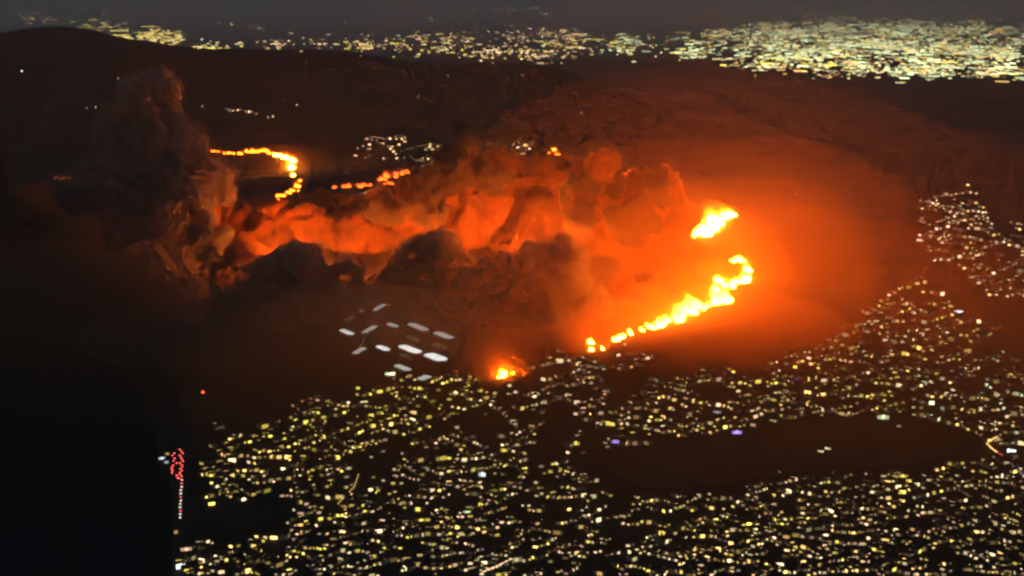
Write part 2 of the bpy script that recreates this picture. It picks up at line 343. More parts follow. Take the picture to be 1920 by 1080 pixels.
plume('broad orange-lit smoke bank rising behind the dark billows', [(868, 312, 55, F2 - 150), (945, 345, 60, F2), (800, 380, 62, F1), (720, 400, 50, F2), (700, 455, 60, F1), (1045, 350, 62, F2), (1005, 425, 55, F1 + 80), (900, 405, 60, F1), (855, 460, 60, F1), (620, 440, 55, F2), (960, 470, 55, F1), (780, 460, 55, F1), (1060, 430, 45, F2), (640, 490, 45, F1), (590, 400, 45, F2), (990, 375, 50, F2), (650, 400, 42, F2 + 60), (1090, 340, 44, F2), (1080, 480, 48, F1 - 60)], 'lit', seed=7)
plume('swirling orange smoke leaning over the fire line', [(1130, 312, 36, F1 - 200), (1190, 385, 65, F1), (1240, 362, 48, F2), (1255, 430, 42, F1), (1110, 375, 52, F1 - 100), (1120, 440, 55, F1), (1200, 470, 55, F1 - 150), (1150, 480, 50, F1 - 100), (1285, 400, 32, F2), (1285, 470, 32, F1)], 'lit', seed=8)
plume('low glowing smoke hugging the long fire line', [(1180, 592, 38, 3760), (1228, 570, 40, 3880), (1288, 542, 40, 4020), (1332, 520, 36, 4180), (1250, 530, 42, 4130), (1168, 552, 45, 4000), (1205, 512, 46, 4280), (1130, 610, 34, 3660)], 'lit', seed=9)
plume('sooty smoke rolling across the fire side of the orange bank', [(1130, 306, 36, 4600), (1088, 362, 40, 4500), (1095, 412, 36, 4420), (1192, 408, 50, 4480), (1232, 352, 38, 4600), (1150, 350, 34, 4560)], 'sooty', seed=21)  # darker smoke than the bank behind it
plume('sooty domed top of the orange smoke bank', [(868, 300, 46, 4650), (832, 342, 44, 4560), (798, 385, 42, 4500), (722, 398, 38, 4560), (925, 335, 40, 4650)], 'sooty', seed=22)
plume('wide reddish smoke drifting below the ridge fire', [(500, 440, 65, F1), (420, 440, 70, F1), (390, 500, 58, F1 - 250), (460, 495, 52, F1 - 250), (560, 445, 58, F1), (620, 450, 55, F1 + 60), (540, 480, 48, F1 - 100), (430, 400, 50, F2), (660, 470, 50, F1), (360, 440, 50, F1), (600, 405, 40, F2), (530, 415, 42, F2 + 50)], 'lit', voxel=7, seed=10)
plume('towering grey-brown smoke column above the dark hillside', [(288, 205, 66, 4500), (270, 275, 85, 4450), (335, 320, 75, 4400), (245, 350, 85, 4400), (330, 420, 95, 4300), (395, 350, 50, 4400), (200, 450, 110, 4200), (310, 520, 80, 4100), (170, 400, 90, 4250), (85, 460, 105, 4100), (250, 560, 100, 3950), (340, 600, 70, 3850)], 'column', voxel=8, disp=20, seed=11)
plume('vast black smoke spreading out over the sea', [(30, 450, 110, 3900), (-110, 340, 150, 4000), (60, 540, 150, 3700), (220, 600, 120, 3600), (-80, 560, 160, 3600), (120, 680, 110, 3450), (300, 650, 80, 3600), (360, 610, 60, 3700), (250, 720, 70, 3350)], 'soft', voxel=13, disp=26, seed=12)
# BUILD2

# ------------------------------------------------------------------ haze: the air, and the thinner fire smoke around the flames, with added shells for their glow
def closed_box(n, x0, x1, y0, y1, z0, z1, mat):
    return obj(n, mesh_from(n, box(x0, x1, y0, y1, z0, z1), BOXF, [mat]), kind='stuff')
closed_box('haze', -200000, 200000, -30000, 200000, -40, 1060, volume('air_haze', 1 / 75000.0, (0.93, 0.90, 0.86)))
def veil(px, py, rx, ry, rz, dens, c=(0.95, 0.42, 0.09), seed=0):
    p = at(px, py); a, f = ico(4); q = np.array([noise.fractal(Vector(v) * 1.3 + Vector((seed, 0, 0)), 1.0, 2.0, 3) for v in a])
    v = a * (1 + 0.16 * q[:, None]) * np.array([rx, ry, rz]) + np.array(p)
    obj('haze', mesh_from('haze', v, [tuple(x) for x in f.tolist()], [volume('thin_fire_smoke', dens, c)]), kind='stuff')
for (px_, py_, rx_, ry_, rz_, d_) in [(1350, 530, 280, 380, 220, 4.5e-4), (1320, 648, 430, 330, 170, 2.2e-3), (1375, 560, 500, 620, 390, 2.4e-4), (1375, 585, 800, 900, 520, 0.9e-4), (1390, 650, 1300, 1200, 760, 0.6e-4), (1400, 780, 1300, 900, 480, 4.0e-4)]:  # dense low shell added to imitate bloom below the fire line
    veil(px_, py_, rx_, ry_, rz_, d_, seed=rx_ * 0.01)
for k, (r_, d_) in enumerate([(38, 6e-3), (72, 2.4e-3), (130, 0.9e-3)]):  # nested shells added for bloom around the spot fire
    veil(944 - k, 704 - 3 * k, r_, r_ * 1.2, r_ * 1.2, d_, seed=k + 0.5)
for k, (r_, d_) in enumerate([(110, 4e-4), (230, 1.2e-4)]):
    veil(535, 318, r_ * 1.3, r_ * 1.3, r_ * 0.6, d_)
veil(610, 630, 760, 430, 140, 1.1e-3, c=(0.92, 0.62, 0.40))
veil(120, 690, 620, 520, 330, 9e-4, c=(0.16, 0.14, 0.09), seed=2.2)
veil(180, 720, 760, 620, 420, 6e-4, c=(0.2, 0.17, 0.11), seed=3.3)
a_, f_ = ico(4)
obj('haze', mesh_from('haze', a_ * np.array([75000, 34000, 760]) + np.array([12000, 50000, 0]), [tuple(x) for x in f_.tolist()], [volume('city_smog', 1 / 8500.0, (0.93, 0.94, 0.90))]), kind='stuff')

# ------------------------------------------------------------------ houses with lit windows
HOUSE_W, HOUSE_D, HOUSE_H = 11.0, 8.5, 5.2
def house_geo(w, d, h):
    wl = box(-w / 2, w / 2, -d / 2, d / 2, -1.5, h)
    rf = [(-w / 2 - .6, -d / 2 - .6, h + .02), (w / 2 + .6, -d / 2 - .6, h + .02), (w / 2 + .6, d / 2 + .6, h + .02), (-w / 2 - .6, d / 2 + .6, h + .02), (-w / 2 - .6, 0, h + 2.3), (w / 2 + .6, 0, h + 2.3)]
    rff = [(0, 1, 5, 4), (2, 3, 4, 5), (1, 2, 5), (3, 0, 4), (0, 3, 2, 1)]
    return wl, rf, rff
def win_quad(w, h, d, s, x0, x1, z0, z1):
    y = s * (d / 2 + 0.06); y2 = s * (d / 2 - 0.05)
    b = box(x0, x1, min(y, y2), max(y, y2), z0, z1)
    return b
wl, rf, rff = house_geo(HOUSE_W, HOUSE_D, HOUSE_H)
WALLM = mesh_from('house_wall', wl, BOXF, [wall_m]); ROOFM = mesh_from('house_roof', rf, rff, [roof_m])
WINM = {}
def winmesh(c, l, var):
    if (c, l, var) not in WINM:
        x0, x1 = [(-3.6, 2.0), (-2.0, 3.6), (-3.4, 3.6), (-2.3, 2.3)][var]; z0, z1 = [(0.5, 4.6), (0.6, 4.4), (1.2, 4.4), (0.4, 4.8)][var]
        WINM[(c, l, var)] = mesh_from('window', win_quad(HOUSE_W, HOUSE_H, HOUSE_D, -1, x0, x1, z0, z1), BOXF, [gmat(c, l)])
    return WINM[(c, l, var)]
def poly_in(poly, x, y):
    c = False; n = len(poly); j = n - 1
    for i in range(n):
        xi, yi = poly[i]; xj, yj = poly[j]
        if (yi > y) != (yj > y) and x < (xj - xi) * (y - yi) / (yj - yi) + xi: c = not c
        j = i
    return c
W5 = ['warm', 'warm', 'white', 'white', 'yellow', 'peach']
AREAS = [  # name, polygon, houses per 1000 px2, palette, level bias
 ('on the seaside bluff', [(385, 835), (470, 805), (560, 775), (640, 742), (700, 715), (760, 705), (860, 700), (930, 722), (930, 745), (880, 770), (800, 805), (720, 830), (640, 865), (560, 895), (520, 912), (470, 935), (385, 950), (375, 900)], 6.0, ['warm', 'yellow', 'yellow', 'white', 'warm'], 0.25),
 ('below the dark ravine', [(340, 1080), (345, 1015), (430, 1010), (560, 1000), (640, 950), (700, 900), (760, 872), (830, 850), (900, 850), (1000, 855), (1080, 870), (1130, 905), (1150, 935), (1130, 1080)], 4.6, ['white', 'warm', 'white', 'yellow', 'peach'], 0.0),
 ('on the near side of the dark park', [(1130, 1080), (1150, 940), (1200, 930), (1300, 928), (1420, 908), (1560, 888), (1720, 884), (1850, 856), (2150, 835), (2150, 1080)], 5.6, ['white', 'warm', 'white', 'warm', 'yellow', 'peach'], 0.0),
 ('between the spot fire and the fire line', [(975, 700), (1000, 668), (1070, 652), (1105, 668), (1140, 690), (1150, 720), (1130, 780), (1060, 800), (960, 770), (950, 730)], 3.6, ['peach', 'warm', 'white', 'peach'], -0.2),
 ('in the smoky streets under the fire line', [(1135, 690), (1150, 650), (1190, 628), (1228, 630), (1230, 665), (1195, 695)], 3.2, ['peach', 'orange', 'peach'], 0.0),
 ('on the far side of the dark park', [(1180, 750), (1220, 712), (1300, 700), (1400, 690), (1470, 668), (1540, 645), (1600, 640), (1700, 700), (1700, 775), (1640, 775), (1560, 778), (1480, 785), (1400, 803), (1300, 818), (1200, 835), (1140, 840), (1110, 800)], 5.6, ['peach', 'warm', 'warm', 'white', 'yellow'], 0.0),
 ('on the slope beside the fire glow', [(1545, 640), (1610, 595), (1680, 545), (1715, 522), (1745, 530), (1790, 580), (1850, 600), (1880, 610), (1840, 640), (1780, 690), (1700, 700), (1600, 650)], 6.0, ['warm', 'peach', 'yellow', 'white', 'warm'], 0.15),
 ('in the district past the bright slope', [(1700, 700), (1790, 690), (1860, 660), (2150, 680), (2150, 830), (1860, 845), (1800, 800), (1700, 775)], 5.4, ['white', 'warm', 'white', 'green', 'warm'], 0.0),
 ('on the hill under the far dark land', [(1712, 382), (1760, 348), (1822, 346), (1850, 400), (1868, 440), (2150, 495), (2150, 560), (1860, 560), (1800, 500), (1745, 490), (1715, 430)], 6.0, ['peach', 'warm', 'white'], 0.0),
 ('at the edge of the far hill', [(1890, 388), (2150, 380), (2150, 490), (1895, 450)], 3.0, ['peach', 'warm'], -0.2),
 ('in the smoke behind the bluff', [(540, 765), (590, 742), (600, 750), (590, 768), (550, 778)], 4.0, ['peach', 'orange'], -0.8),
 ('in the smoke above the red traffic', [(390, 800), (440, 770), (450, 778), (410, 808)], 1.5, ['peach', 'white'], -1.2),
 ('on the plateau behind the smoke', [(655, 300), (680, 262), (740, 258), (830, 272), (825, 312), (780, 318), (745, 300), (700, 300)], 3.0, ['peach', 'warm', 'white'], 0.7),
 ('on the far end of the plateau', [(912, 272), (960, 264), (1000, 262), (1000, 286), (960, 294), (940, 288)], 4.0, ['peach', 'warm'], 0.5),
 ('on the hillside above the ridge fire', [(410, 206), (500, 192), (570, 196), (560, 214), (500, 232), (430, 220)], 0.6, ['peach', 'white'], 0.4),
 ('in the shallow ravine under the bluff', [(500, 925), (640, 868), (760, 832), (860, 800), (905, 830), (830, 852), (760, 875), (700, 902), (640, 952), (560, 1002), (500, 1005), (560, 950)], 2.3, ['white', 'peach', 'warm', 'yellow'], -0.25),
 ('along the middle ravine', [(930, 745), (1060, 800), (1130, 790), (1150, 850), (1000, 852), (860, 845), (800, 830), (880, 790)], 1.7, ['warm', 'white', 'peach'], -0.2),
]
VOIDS = [[(395, 957), (500, 938), (560, 945), (530, 985), (400, 1003)], [(690, 880), (740, 862), (760, 872), (700, 895)],
         [(1620, 690), (1650, 690), (1650, 720), (1625, 720)],
         [(1700, 735), (1760, 720), (1850, 715), (1850, 732), (1760, 745)], [(1145, 940), (1190, 930), (1200, 950), (1150, 965)],
         [(1840, 690), (1920, 640), (1920, 665), (1860, 700)], [(1770, 525), (1820, 540), (1860, 580), (1800, 580)], [(850, 770), (960, 790), (950, 830), (850, 815)]] + [PARK]
H = []   # px, py, area, colour, level
for (nm, poly, dens, pal, bias) in AREAS:
    x0, x1 = min(p[0] for p in poly), max(p[0] for p in poly); y0, y1 = min(p[1] for p in poly), max(p[1] for p in poly)
    area = 0.5 * abs(sum(poly[i][0] * poly[i - 1][1] - poly[i - 1][0] * poly[i][1] for i in range(len(poly))))
    want = int(area / 1000.0 * dens * 2.4); got = 0; tries = 0
    while got < want and tries < 40000:
        tries += 1
        px, py = random.uniform(x0, x1), random.uniform(y0, y1)
        # denser and emptier patches
        if random.random() > 0.30 + 1.1 * max(0.0, noise.noise(Vector((px / 38.0, py / 22.0, 3.3))) + 0.22): continue
        street = random.random() < 0.22
        n = random.randint(8, 18) if street else random.choice([1, 1, 1, 2, 2, 3]); a = random.choice([-0.38, -0.25, 0.12, 0.45, 2.5]) + random.gauss(0, 0.1); st = random.uniform(6.5, 9) if street else random.uniform(8, 14); bend = random.gauss(0, 0.05)
        col = random.choice(pal)
        for k in range(n):
            if street: a += bend
            qx = px + math.cos(a) * st * k + random.gauss(0, 0.9); qy = py + math.sin(a) * st * k * 0.6 + random.gauss(0, 0.8)
            if not poly_in(poly, qx, qy) or poly_in(PARK, qx, qy) or (random.random() > 0.34 and any(poly_in(v, qx, qy) for v in VOIDS)): continue
            l = int(np.clip(round(random.gauss(2.05 + bias, 1.2)), 0, 4))
            H.append((qx, qy, nm, col if random.random() < 0.6 else random.choice(pal), l)); got += 1
CW = {'warm': 'warm amber', 'yellow': 'yellow', 'white': 'white', 'peach': 'pinkish peach', 'orange': 'orange', 'green': 'pale green', 'cool': 'cool white'}
LW = ['very dim', 'dim', 'soft', 'bright', 'glaring']
score = [((LEV[h[4]]) * (h[1] - 300) * (h[0] < 1912 and h[1] < 1072), i) for i, h in enumerate(H)]
top = set(i for s, i in sorted(score, reverse=True)[:290])
VV, FF, II, MATS, MI = [], [], [], [wall_m, roof_m], {}; HT = []
nv = 0
for i, (px, py, nm, c, l) in enumerate(H):
    p = at(px, py); s = mpp(p)
    f = min(2.4, s / 0.72) * (random.uniform(0.42, 0.9) if random.random() < 0.9 else random.uniform(0.95, 1.35)); rz = math.atan2(-p.x, p.y) + random.gauss(0, 0.5)
    var = random.randrange(4)
    if i in top:
        t = thing('lit_house', '', 'house', p, rz, 'lit houses ' + nm); HT.append((t, px, py, c, l)); t.scale = (f, f, f)
        obj('wall', WALLM, t); obj('roof', ROOFM, t); wm = winmesh(c, l, var); obj('window', wm, t)
        b = obj('window', wm, t); b.rotation_euler = (0, 0, math.pi)
    else:
        key = (c, l)
        if key not in MI: MI[key] = len(MATS); MATS.append(gmat(c, l))
        ca, sa = math.cos(rz), math.sin(rz)
        def put(verts, faces, mi):
            global nv
            for (x, y, z) in verts: VV.append((p.x + f * (x * ca - y * sa), p.y + f * (x * sa + y * ca), p.z + f * z))
            for q in faces: FF.append(tuple(k + nv for k in q)); II.append(mi)
            nv += len(verts)
        put(wl, BOXF, 0); put(rf, rff, 1)
        x0, x1 = [(-3.6, 2.0), (-2.0, 3.6), (-3.4, 3.6), (-2.3, 2.3)][var]
        for sg in (-1, 1):
            y = sg * (HOUSE_D / 2 + 0.06); put([(x0, y, 0.6), (x1, y, 0.6), (x1, y, 4.5), (x0, y, 4.5)][::-sg], [(0, 1, 2, 3)], MI[key])
o = obj('smaller_lit_houses', mesh_from('smaller_lit_houses', VV, FF, MATS, II), kind='stuff'); o['label'] = 'mass of small lit houses filling the town streets'; o['category'] = 'houses'

# ------------------------------------------------------------------ larger floodlit buildings that stand out
def pavilion(px, py, wpx, hpx, c, l, label, rz=None):
    p = at(px, py); s = mpp(p); w_ = wpx * s; h_ = max(4.0, hpx * s * 0.72); d_ = w_ * 0.6
    t = thing('floodlit_building', label, 'building', p, math.atan2(-p.x, p.y) + (random.uniform(-0.3, 0.3) if rz is None else rz), 'floodlit buildings of the town')
    obj('wall', mesh_from('wall', box(-w_ / 2, w_ / 2, -d_ / 2, d_ / 2, -1, h_), BOXF, [wall_m]), t)
    obj('roof', mesh_from('roof', box(-w_ / 2 - .8, w_ / 2 + .8, -d_ / 2 - .8, d_ / 2 + .8, h_ + .01, h_ + 0.7), BOXF, [roof_m]), t)
    n = 3
    for k in range(n):
        lv = max(0, l + (0 if k == 1 else random.choice([-1, -1, 0])))
        x0 = -w_ / 2 + w_ * k / n + 0.3; x1 = -w_ / 2 + w_ * (k + 1) / n - 0.3
        for sg in (-1, 1):
            y = sg * d_ / 2
            obj('window', mesh_from('window', box(x0, x1, min(y, y + sg * 0.08), max(y, y + sg * 0.08), 0.3, h_ * random.uniform(0.65, 0.97)), BOXF, [gmat(c, lv)]), t)
    return t
PAV = [(397, 946, 11, 9, 'yellow', 4, 'round-fronted yellow building at the foot of the seaside bluff'), (549, 862, 15, 7, 'yellow', 4, 'bright yellow building in the middle of the bluff houses'),
 (494, 1016, 6, 9, 'yellow', 3, 'narrow yellow building below the ravine by the sea'), (339, 1064, 16, 14, 'cool', 4, 'glaring white building where the coast road ends'),
 (350, 1030, 20, 10, 'peach', 3, 'long peach-lit building above the glaring white one'), (341, 1052, 18, 8, 'yellow', 2, 'dim yellow building beside the glaring white one'),
 (372, 1025, 14, 8, 'white', 3, 'white-lit building inland of the peach-lit one'),
 (732, 702, 18, 10, 'green', 4, 'yellow-green building at the corner of the white halls'), (826, 861, 20, 13, 'yellow', 2, 'wide dim yellow building in the dark ravine'),
 (847, 868, 14, 6, 'warm', 2, 'low building beside the wide dim yellow one'), (945, 846, 12, 11, 'yellow', 3, 'slanting yellow building past the ravine'), (1080, 833, 14, 11, 'yellow', 3, 'peaked yellow building near the violet lights'),
 (812, 918, 18, 10, 'yellow', 4, 'strong yellow building among houses below the ravine'), (757, 942, 18, 9, 'yellow', 3, 'yellow building under the row of white lights'), (901, 948, 14, 11, 'yellow', 3, 'yellow building with a stepped outline in the dark gap'),
 (876, 960, 14, 7, 'green', 3, 'pale green building next to the stepped yellow one'), (800, 976, 12, 9, 'yellow', 2, 'dim yellow building at the end of the dark gap'), (967, 1050, 24, 14, 'white', 2, 'big pale building at the top of the lit avenue'),
 (1152, 829, 18, 9, 'violet', 3, 'violet-lit building at the tip of the dark park'), (1190, 757, 14, 8, 'violet', 2, 'violet-lit building among peach houses under the fire line'), (1381, 812, 17, 11, 'violet', 4, 'bright violet building on the edge of the dark park'),
 (1495, 714, 18, 9, 'violet', 2, 'pale violet building under the fire glow'), (1345, 773, 15, 7, 'cool', 2, 'cool blue-white building in the park side streets'), (882, 1035, 16, 8, 'violet', 1, 'dim violet building near the lit avenue'),
 (1797, 588, 14, 12, 'cool', 4, 'brilliant blue-white building on the slope beside the glow'), (1827, 520, 22, 6, 'peach', 3, 'long pink building high on the slope'), (1727, 615, 14, 10, 'cool', 3, 'white building in the thick of the bright slope'),
 (1896, 847, 14, 10, 'cool', 4, 'round white building inside the bend of the lit road'), (1558, 899, 24, 8, 'cool', 2, 'long bluish building on the near park edge'), (1591, 918, 18, 9, 'yellow', 3, 'yellow building just below the long bluish one'),
 (1692, 893, 18, 8, 'yellow', 3, 'yellow building at the park edge, middle of three'), (1707, 903, 14, 8, 'yellow', 3, 'yellow building at the park edge, lowest of three'), (1677, 897, 7, 11, 'yellow', 3, 'narrow yellow building at the park edge, first of three'),
 (1905, 1060, 13, 12, 'yellow', 3, 'isolated strong yellow building in the lower corner of the town'), (1655, 784, 20, 12, 'green', 3, 'pale greenish building on the far edge of the dark park'), (1482, 766, 22, 8, 'green', 3, 'lime-green strip building on the far park edge'),
 (1142, 795, 26, 12, 'yellow', 3, 'cluster-like yellow building near the violet lights'), (1539, 847, 11, 6, 'white', 3, 'first of two lone white buildings inside the dark park'), (1553, 842, 11, 6, 'white', 3, 'second of two lone white buildings inside the dark park'),
 (1462, 886, 5, 5, 'peach', 2, 'tiny lone building at the near edge of the dark park'), (1685, 800, 8, 6, 'white', 2, 'small lone white building at the far end of the dark park'), (1822, 395, 26, 7, 'white', 4, 'brightest long building on the far hill'), (1725, 452, 12, 7, 'peach', 3, 'peach building at the near edge of the far hill'),
 (904, 892, 13, 14, 'cool', 3, 'curved white building beside the ravine')]
for a in PAV: pavilion(*a)
near = {}
for (t, px, py, c, l) in HT:       # each house is told by its order of nearness to a floodlit landmark
    k = min(range(len(PAV)), key=lambda q: (PAV[q][0] - px) ** 2 + (2 * (PAV[q][1] - py)) ** 2)
    near.setdefault(k, []).append(((PAV[k][0] - px) ** 2 + (2 * (PAV[k][1] - py)) ** 2, t, c))
for k, rows_ in near.items():
    for q, (d_, t, c) in enumerate(sorted(rows_, key=lambda x: x[0])):
        t['label'] = '%s-lit house, %s nearest to the %s' % (c, nth(q + 1), ' '.join(PAV[k][6].split()[:10]))

# aircraft window reflections, rebuilt as made-up glowing halls past the town edge
refl_m = glow('hall_roof_light', (0.95, 0.96, 0.90), 1.5); refl_d = glow('hall_roof_dim', (0.92, 0.88, 0.78), 0.65); refl_x = glow('hall_roof_faint', (0.8, 0.6, 0.25), 0.10)
REFLECTIONS = [(668, 584, 27, 9, 1), (650, 627, 30, 10, 0), (736, 614, 24, 10, 1), (718, 657, 28, 11, 0), (784, 617, 44, 13, 1), (832, 633, 40, 14, 1), (769, 659, 46, 16, 0), (817, 674, 42, 20, 0), (755, 694, 34, 12, 1), (796, 713, 22, 22, 1),
         (693, 622, 15, 16, 1), (674, 662, 16, 14, 1), (712, 580, 12, 14, 1), (774, 638, 30, 8, 2), (824, 652, 28, 12, 2), (760, 672, 24, 8, 2), (655, 602, 16, 7, 2)]
HW = ['glowing white hall', 'pale lit hall', 'faint amber hall']
HN = ['hindmost on the smoke side', 'outermost towards the sea', 'short, between the lane and the wide halls', 'before the lane, small and bright', 'long, in the back row by the dome of smoke', 'broken roof at the end of the back row', 'largest and brightest, middle row',
      'broad, at the end of the middle row', 'front row beside the yellow-green building', 'square, among the town houses in front', 'squarish, halfway along the dim lane', 'squarish, at the near end of the dim lane', 'small, at the far end of the dim lane',
      'between the back and middle rows', 'behind the broad hall', 'between the middle and front rows', 'between the two halls nearest the sea']
for (px, py, L_, Hh, k), nm in zip(REFLECTIONS, HN):
    p = at(px, py); s = mpp(p); fs = (CAM_H - p.z) / (s * FPX); ax = Vector((1, -0.36 / fs, 0)); ln = L_ * s * ax.length * 0.86; ax.normalize()
    if L_ < 18: ax = Vector((0.35, 1, 0)).normalized(); ln = Hh * s / fs * 0.9; dp = L_ * s * 0.85
    else: dp = Hh * s * 1.35
    t = thing('lit_hall', '%s with flat roof, %s' % (HW[k], nm), 'hall', p, math.atan2(ax.y, ax.x), 'white halls past the town edge')
    hh = 7.0
    plan = []; rr = dp / 2
    for j in range(16):
        a = -math.pi / 2 + math.pi * 2 * j / 16; e_ = max(0.0, ln / 2 - rr); plan.append(((e_ if math.cos(a) > -1e-6 else -e_) + rr * math.cos(a), rr * math.sin(a)))
    obj('wall', mesh_from('wall', [(x, y, -6) for x, y in plan] + [(x, y, hh) for x, y in plan], [(j, (j + 1) % 16, 16 + (j + 1) % 16, 16 + j) for j in range(16)], [steel_m]), t)
    vs = [(x, y, hh + 0.05) for x, y in plan] + [(x * .8, y * .7, hh + 2.5) for x, y in plan]
    fs_ = [(j, (j + 1) % 16, 16 + (j + 1) % 16, 16 + j) for j in range(16)] + [tuple(range(16, 32))]
    obj('roof', mesh_from('roof', vs, fs_, [[refl_m, refl_d, refl_x][k]]), t)  # glowing top stands in for the window reflection
# roads, with a made-up lane joining the squarish reflections
def road(name, pts, wid, label=None):
    P = [at(*q) for q in pts]; v = []; f = []
    for i, p in enumerate(P):
        d = (P[min(i + 1, len(P) - 1)] - P[max(i - 1, 0)]); d.z = 0; d.normalize(); n = Vector((-d.y, d.x, 0)) * wid / 2
        v += [tuple(p + n + Vector((0, 0, 0.5))), tuple(p - n + Vector((0, 0, 0.5)))]
    for i in range(len(P) - 1): f.append((2 * i, 2 * i + 1, 2 * i + 3, 2 * i + 2))
    return obj(name, mesh_from(name, v, f, [asph_m]), kind='structure')

# ------------------------------------------------------------------ street lamps along the roads that read as lines
def lathe(prof, n):
    v = []; f = []
    for r, z in prof:
        for i in range(n): v.append((r * math.cos(6.283 * i / n), r * math.sin(6.283 * i / n), z))
    for k in range(len(prof) - 1):
        for i in range(n): f.append((k * n + i, k * n + (i + 1) % n, (k + 1) * n + (i + 1) % n, (k + 1) * n + i))
    return v, f
pv_, pf_ = lathe([(0.16, 0), (0.10, 9.0)], 6); POLE = mesh_from('post', pv_, pf_, [steel_m])
hv_, hf_ = lathe([(0.05, 8.2), (1.2, 8.6), (1.5, 9.2), (1.1, 9.9), (0.05, 10.2)], 8); LH = {}
def lamp(p, c, l, label, group, scale=1.0):
    if (c, l) not in LH: LH[(c, l)] = mesh_from('lamp_head', hv_, hf_, [gmat(c, l)])
    t = thing('street_lamp', label, 'street lamp', p, 0, group); t.scale = (scale,) * 3
    obj('post', POLE, t); obj('lamp_head', LH[(c, l)], t)
LINES = [('dim lane between the white halls', [(713, 577), (704, 598), (694, 622), (684, 642), (674, 662)], 16, 'cool', 1, 1.4), ('curving lane below the bluff', [(635, 952), (645, 940), (655, 930), (665, 920), (670, 905), (672, 898)], 14, 'warm', 3, 1.0),  # lane and lamps added to draw a diagonal reflection streak
 ('avenue at the foot of the town', [(905, 1082), (920, 1075), (935, 1069), (950, 1061), (957, 1057)], 14, 'peach', 4, 1.0),
 ('bent road by the round white building', [(1875, 824), (1862, 831), (1849, 840), (1858, 849), (1868, 856)], 18, 'warm', 4, 1.2),
 ('road running away from the bend', [(1870, 857), (1878, 862), (1884, 868)], 7, 'red', 3, 1.2),
 ('road past the bend', [(1888, 870), (1902, 884), (1918, 898)], 9, 'cool', 2, 1.0),
 ('street along the bluff top', [(600, 868), (640, 855), (680, 845), (705, 838)], 12, 'warm', 3, 1.0),
 ('street sloping through the near houses', [(1400, 920), (1420, 945), (1442, 970), (1455, 985)], 12, 'peach', 2, 1.0),
 ('loop road on the plateau behind the smoke', [(683, 268), (690, 264), (702, 263), (714, 265), (724, 268)], 9, 'peach', 3, 2.2),
 ('second loop road on the plateau', [(742, 262), (752, 261), (762, 264), (756, 270)], 6, 'peach', 3, 2.2),
 ('plateau street rising to the far houses', [(752, 290), (765, 286), (780, 282), (795, 279), (810, 277), (825, 278)], 12, 'warm', 2, 2.2),
 ('plateau street by the burning houses', [(770, 300), (780, 308), (790, 304), (805, 314), (815, 310)], 9, 'warm', 2, 2.0),
 ('lane under the burning houses', [(675, 372), (690, 366), (702, 362), (708, 358)], 8, 'peach', 3, 2.0),
 ('street end on the far side of the tall smoke', [(915, 276), (930, 274), (938, 280), (945, 286)], 7, 'warm', 2, 2.2),
 ('loop of the last plateau street', [(958, 284), (966, 272), (975, 266), (985, 276), (992, 280), (978, 288)], 11, 'warm', 2, 2.2),
 ('crest lane above the fire line bend', [(1315, 467), (1340, 467), (1358, 463), (1370, 465)], 7, 'yellow', 3, 1.6),
 ('curve on the far hill', [(1738, 384), (1742, 380), (1748, 392), (1752, 398)], 6, 'peach', 2, 1.8),
 ('terrace street across the slope', [(1665, 585), (1685, 588), (1705, 592), (1725, 594)], 8, 'peach', 2, 1.4),
 ('lane climbing the slope edge', [(1690, 545), (1702, 540), (1712, 532), (1722, 526), (1735, 530)], 8, 'peach', 2, 1.5),
 ('park end crescent', [(1560, 775), (1570, 784), (1585, 788), (1605, 784)], 9, 'peach', 3, 1.3)]
for (nm, pts, n, c, l, s) in LINES:
    road('road', pts, 9.0)
    seg = [math.hypot(pts[i + 1][0] - pts[i][0], pts[i + 1][1] - pts[i][1]) for i in range(len(pts) - 1)]; tot = sum(seg)
    for k in range(n):
        u = tot * k / max(1, n - 1); i = 0
        while i < len(seg) - 1 and u > seg[i]: u -= seg[i]; i += 1
        q = u / seg[i]; x = pts[i][0] + (pts[i + 1][0] - pts[i][0]) * q; y = pts[i][1] + (pts[i + 1][1] - pts[i][1]) * q
        lamp(at(x, y), c, int(np.clip(l + random.choice([-1, 0, 0]), 0, 4)), '%s street lamp along the %s, %s' % (nth(k + 1), nm, {'warm': 'warm', 'peach': 'peach', 'red': 'red', 'cool': 'cool white', 'yellow': 'yellow'}[c]), 'lamps of the ' + nm, s)
